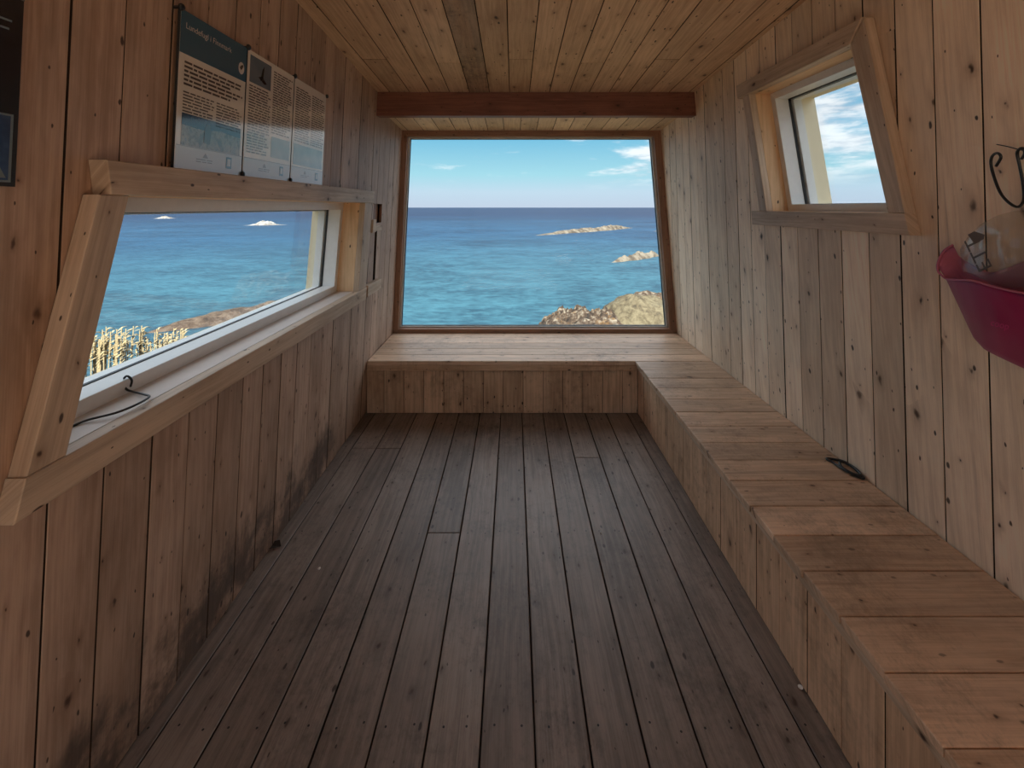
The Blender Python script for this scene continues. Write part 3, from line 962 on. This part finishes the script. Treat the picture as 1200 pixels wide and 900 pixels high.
sheet('film', [(1125, 292), (1135, 276), (1150, 262), (1170, 252), (1190, 247), (1215, 246), (1240, 252), (1262, 270)],
      [(1128, 318), (1140, 322), (1155, 329), (1172, 335), (1190, 338), (1215, 340), (1240, 334), (1262, 322)],
      [.02, .03, .035, .035, .035, .035, .03, .02], [.035, .05, .06, .06, .06, .06, .05, .03], .020, M['clear'], cb, 26, 16, .009, .0008, 9)


def on_px(x0, y0, sx, rot, w_):
    ca, sa = math.cos(rot), math.sin(rot)
    def f_(u, v, _):
        return rw(x0 + sx * (u * ca + v * sa), y0 + sx * (u * sa - v * ca), w_)
    return f_


ETT = on_px(1163.5, 313.5, 1.0, math.radians(-116), .078)
lettering('print_letters', 'ETT', 25, ETT, 0, 0, 0, M['greyprint'], cb)
sq = [rw(x, y, .072) for x, y in ((1134, 275), (1142, 271), (1154, 275), (1153, 280), (1142, 286))]
make('print_block', sq, [(0, 1, 2, 3, 4)], M['greyprint'], cb)
lettering('printed_letters', 'coop', 11, on_px(1160, 381, 1.0, math.radians(14), .106), 0, 0, 0, M['pinkprint'], bag)

# ------------------------------------------------------------------ the world outside
SEA = -23.5
sm, t = new_mat('sea_water')
geo = t.n('ShaderNodeNewGeometry')
pos = geo.outputs['Position']; px, py, pz = t.sep(pos)
dist = t.math('SQRT', t.math('ADD', t.math('MULTIPLY', px, px), t.math('MULTIPLY', py, py)))
def sea_noise(fx_, fy_, detail=4, rough=.6, dist_=.3):
    return t.noise(t.xyz(t.math('MULTIPLY', px, fx_), t.math('MULTIPLY', py, fy_)), 1.0, detail, rough, dist_)
sw1, sw2, sw3, swf = sea_noise(.011, .018, 5), sea_noise(.07, .11, 5, .65), sea_noise(.34, .50, 4, .65), sea_noise(.0016, .006, 5)
shallow = t.ss(dist, 430.0, 80.0)
deep = t.mix(t.ss(dist, 1500.0, 250.0), (.0015, .0062, .0235), (.0042, .0205, .0465))
wc = t.mix(shallow, deep, (.0118, .0400, .0590))
vv = t.math('ADD', t.math('MULTIPLY', sw1, .7), t.math('ADD', t.math('MULTIPLY', sw2, .75), t.math('MULTIPLY', sw3, .80)))
vv = t.math('ADD', vv, t.math('MULTIPLY', swf, .5))
wc = t.mix(1.0, wc, t.mix(t.ss(vv, 1.08, 1.66), (.50, .54, .62), (1.85, 1.70, 1.58)), 'MULTIPLY')
foam = t.math('MULTIPLY', t.ss(t.math('ADD', sw2, t.math('MULTIPLY', sw1, .5)), .98, 1.08), .5)
wc = t.mix(foam, wc, (.11, .135, .15))
nb = t.bump(t.math('ADD', sw2, t.math('MULTIPLY', sw3, .4)), .6, 1.2)
t.out(t.principled(wc, .4, .04, nb))
M['sea'] = sm
SR = 45000
sea = make('sea', [(-SR, -SR, SEA), (SR, -SR, SEA), (SR, SR, SEA), (-SR, SR, SEA)], [(0, 1, 2, 3)], M['sea'])
props(sea, 'blue rippled sea reaching to the horizon', 'sea', kind='structure')


def rock_mat(name, pale, mid, darkc, scale, grass=None, sh=0.0):
    m, t = new_mat(name)
    geo = t.n('ShaderNodeNewGeometry'); pos = geo.outputs['Position']
    n1 = t.noise(pos, scale, 6, .7, .4)
    n2 = t.noise(pos, scale * .22, 3)
    c = t.ramp(n1, [(.30 + sh, darkc), (.44 + sh, mid), (.56 + sh, pale), (.75 + sh, tuple(min(1, x * 1.25) for x in pale))])
    if grass:
        up = t.sep(geo.outputs['Normal'])[2]
        g = t.math('MULTIPLY', t.ss(up, .72, .93), t.ss(n2, .44, .60))
        c = t.mix(t.math('MULTIPLY', g, .85), c, t.mix(n1, tuple(x * .7 for x in grass), grass))
    t.out(t.principled(c, .85, .2, t.bump(n1, .8, .5)))
    return m


M['rock'] = rock_mat('craggy_shore_rock', (.105, .090, .070), (.030, .019, .012), (.0085, .007, .006), .95, (.085, .045, .014), .055)
M['dome'] = rock_mat('yellowish_domed_rock', (.076, .064, .040), (.050, .040, .024), (.014, .012, .009), .8)
M['island'] = rock_mat('skerry_rock', (0.0880, 0.0774, 0.0616), (0.0440, 0.0352, 0.0264), (0.0123, 0.0106, 0.0088), .16)
M['tongue'] = rock_mat('brown_shore_rock', (0.0528, 0.0387, 0.0282), (0.0299, 0.0194, 0.0132), (0.0106, 0.0079, 0.0062), .5)
M['surf'] = rock_mat('foam_washed_rock', (0.1408, 0.1408, 0.1373), (0.0968, 0.0880, 0.0792), (0.0440, 0.0352, 0.0299), .12)
M['turf'] = rock_mat('dry_heath', (0.1188, 0.0891, 0.0429), (0.0792, 0.0528, 0.0231), (0.0396, 0.0264, 0.0132), 1.4)


def smooth(x, a, b):
    k = max(0.0, min(1.0, (x - a) / (b - a))); return k * k * (3 - 2 * k)


def fbm(x, y, s, seed=0.0, oct_=5):
    return mnoise.fractal(Vector((x * s, y * s, seed)), .9, 2.1, oct_)


def field(name, x0, x1, y0, y1, nx, ny, fn, mat, parent=None):
    V, Fc = [], []
    for j in range(ny + 1):
        for i in range(nx + 1):
            x, y = x0 + (x1 - x0) * i / nx, y0 + (y1 - y0) * j / ny
            V.append((x, y, fn(x, y)))
    for j in range(ny):
        for i in range(nx):
            a = j * (nx + 1) + i
            Fc.append((a, a + 1, a + nx + 2, a + nx + 1))
    return make(name, V, Fc, mat, parent)


def hill(x, y):
    r = math.hypot(x * (1.0 if x > 0 else 1.35), y)
    z = -.75 - .285 * max(0, r - 3)
    k = smooth(y, -6, 2)
    z = z * k + (-.12 + .03 * mnoise.noise(Vector((x * .3, y * .3, 0)))) * (1 - k)
    return max(z + .12 * fbm(x, y, .5, 3.0) * smooth(r, 2.5, 7), SEA - 2)


hl = field('ground', -46, 14, -30, 60, 100, 120, hill, M['turf'])
props(hl, 'heath slope around the hut', 'ground', kind='structure')


gy = field('added_yard', -9, 9, -16, YB + .12, 12, 12, lambda x, y: -.055 + .01 * mnoise.noise(Vector((x, y, 0))), plain('dark_gravel', (.10, .085, .06), .9, .2, vary=.2, scale=25))  # unseen yard added to set how much light enters from behind
props(gy, 'dark gravel yard added behind the hut to control light from the rear', 'yard', kind='structure')


def headland(x, y):
    left = smooth(x - .9 * fbm(x, y, .22, 9.0), .2, 5.5)
    line = EYE - (.277 + .03 * smooth(y, 62, 40)) * y
    far = smooth(y + 1.5 * fbm(x, y, .2, 2.0), 96, 80)
    z = SEA - 2.5 + (line - SEA + 2.5) * left
    crag = smooth(x, 1.4, 9.0) * smooth(x, 17.5, 14.5) * smooth(y, 60, 69) * smooth(y, 90, 79)
    z += crag * (2.3 + 1.5 * fbm(x, y, .42, 5.0) + .7 * abs(fbm(x, y, .9, 8.0)))
    back = smooth(x, 18, 27) * smooth(y, 80, 87) * smooth(y, 104, 94)
    z += .35 * left * fbm(x, y, .9, 7.0)
    z = (SEA - 2.5) + (z - SEA + 2.5) * far
    return max(z, SEA - 2.5, (SEA + 6.6 + .9 * fbm(x, y, .3, 1.0)) * back + (SEA - 2.5) * (1 - back))


hd = empty('headland', (20, 72, SEA), 'craggy headland with a pale domed rock beyond lower right of sea window', 'headland')
field('crag', -3, 48, 50, 106, 240, 240, headland, M['rock'], hd)

# the pale domed rock on the headland
V, Fc = [], []
nr, na = 22, 64
for j in range(nr + 1):
    ph = math.pi / 2 * j / nr
    for i in range(na):
        a = 2 * math.pi * i / na
        rx, ry, rz = 6.4, 6.5, 6.2
        c, s = math.cos(ph) ** .75, math.sin(ph)
        p = Vector((c * math.cos(a), c * math.sin(a), s))
        k = 1 + .10 * mnoise.noise(p * 2.1) + .03 * mnoise.noise(p * 7) + .014 * math.sin(a * 21 + 3 * mnoise.noise(p * 3))
        V.append((20.6 + p.x * rx * k, 72 + p.y * ry * k, -19.4 + p.z * rz * k))
for j in range(nr):
    for i in range(na):
        l = (i + 1) % na
        Fc.append((j * na + i, j * na + l, (j + 1) * na + l, (j + 1) * na + i))
make('dome', V, Fc, M['dome'], hd, smooth=True)['label'] = 'pale yellowish rounded dome of rock'


def skerry(name, a, b, half, height, mat, seed, label, peaks, n=90, m=16, group=None):
    """Low rock island along a -> b with a ragged ridge; peaks: (position 0-1, relative height)."""
    A, B = Vector((*a, 0)), Vector((*b, 0))
    d = B - A; nrm = Vector((-d.y, d.x, 0)).normalized()
    V, Fc = [], []
    for i in range(n + 1):
        s = i / n
        env = math.sin(math.pi * s) ** .55
        h = sum(pk * math.exp(-((s - c) / wd) ** 2) for c, wd, pk in peaks)
        wid = half * env * (.8 + .45 * mnoise.noise(Vector((s * 6, seed, 0))))
        for j in range(m + 1):
            k = j / m * 2 - 1
            p = A + d * s + nrm * wid * k
            z = height * env * h * max(0, 1 - abs(k) ** 1.7)
            z *= 1 + .32 * mnoise.noise(Vector((s * 18, k * 2.2, seed))) + .12 * mnoise.noise(Vector((s * 70, k * 5, seed)))
            V.append((p.x, p.y, SEA - .4 + z + .4 * (1 - abs(k))))
    for i in range(n):
        for j in range(m):
            q = i * (m + 1) + j
            Fc.append((q, q + 1, q + m + 2, q + m + 1))
    return props(make(name, V, Fc, mat), label, 'island', group)


G = 'rock islands in the sea'
skerry('rock_island', (19, 385), (146, 530), 10, 5.5, M['island'], 1.3, 'long low pale rock island in the sea below the horizon', [(.78, .16, 1.0), (.5, .2, .55), (.2, .2, .55)], group=G)
skerry('rock_island', (44, 196), (76, 226), 4.5, 3.6, M['island'], 4.1, 'short humped rock island between the long island and the headland', [(.2, .16, .75), (.55, .18, .9), (.85, .12, 1.0)], group=G)
skerry('rock_island', (146, 452), (178, 470), 5, 3.0, M['island'], 6.4, 'small rock tip in the sea at the right edge of sea window', [(.4, .3, .9)], 50, 10, G)
skerry('rock_island', (-73, 86), (-44, 128), 8.5, 2.0, M['tongue'], 2.2, 'flat brown rock tongue in the water below the long window', [(.1, .2, .6), (.5, .4, .9)], group=G)
skerry('rock_island', (-374, 598), (-324, 622), 9, 4.6, M['surf'], 3.3, 'white foam-washed rock far out, seen at top of long window', [(.42, .10, .9), (.60, .10, .8), (.5, .35, .45), (.25, .08, .3)], 70, 12, G)
skerry('rock_island', (-800, 960), (-765, 985), 9, 7, M['surf'], 5.3, 'tiny pale rock near the horizon at top left of long window', [(.5, .3, .8)], 40, 10, G)

# dry reeds below the long window
M['reed'] = plain('dry_reed', (0.2046, 0.1650, 0.0924), .7, .2, vary=.2, scale=15)


def reed_clump(x, y, n, sy, hz, label, seed):
    rn = random.Random(seed)
    g0 = hill(x, y)
    o = empty('reed_clump', (x, y, g0), label, 'reeds', 'dry reeds outside the long window')
    for _ in range(n):
        rx, ry = x + rn.uniform(-.16, .16), y + rn.uniform(-1, 1) * sy
        base = Vector((rx, ry, hill(rx, ry) - .02))
        h = hz - base.z - abs(rn.gauss(0, .09))
        lean = Vector((rn.uniform(-.03, .03), rn.uniform(.0, .07), 0))
        V, Fc = [], []

        def limb(pts):
            b = len(V)
            for p, r in pts:
                for k in range(4):
                    a = math.pi / 2 * k
                    V.append(p + Vector((r * math.cos(a), r * math.sin(a), 0)))
            for i in range(len(pts) - 1):
                for k in range(4):
                    l = (k + 1) % 4
                    Fc.append((b + i * 4 + k, b + i * 4 + l, b + (i + 1) * 4 + l, b + (i + 1) * 4 + k))
        top = base + lean + Vector((0, 0, h))
        limb([(base, .0065), (base + lean * .4 + Vector((0, 0, h * .55)), .0055), (top, .004)])
        for q in range(7):                      # feathery seed head nodding to one side
            s0 = top - Vector((0, 0, .02 + .022 * q)) + Vector((0, -.002 * q, 0))
            d = Vector((rn.uniform(-.025, .025), rn.uniform(.015, .075), rn.uniform(-.01, .045)))
            limb([(s0, .0045), (s0 + d * .6, .0075), (s0 + d + Vector((0, .006, -.018)), .002)])
        if rn.random() < .5:                    # a dry leaf
            s0 = base + lean * .3 + Vector((0, 0, h * rn.uniform(.3, .7)))
            d = Vector((rn.uniform(-.06, .06), rn.uniform(-.05, .12), .10))
            limb([(s0, .003), (s0 + d * .6, .006), (s0 + d + Vector((0, .03, -.05)), .001)])
        make('reed_stalk', V, Fc, M['reed'], o)


reed_clump(-3.05, 3.26, 52, .17, .58, 'taller clump of dry yellow reeds at the near corner of long window', 3)
reed_clump(-3.05, 3.76, 44, .20, .42, 'lower clump of dry yellow reeds, farther along the long window', 5)
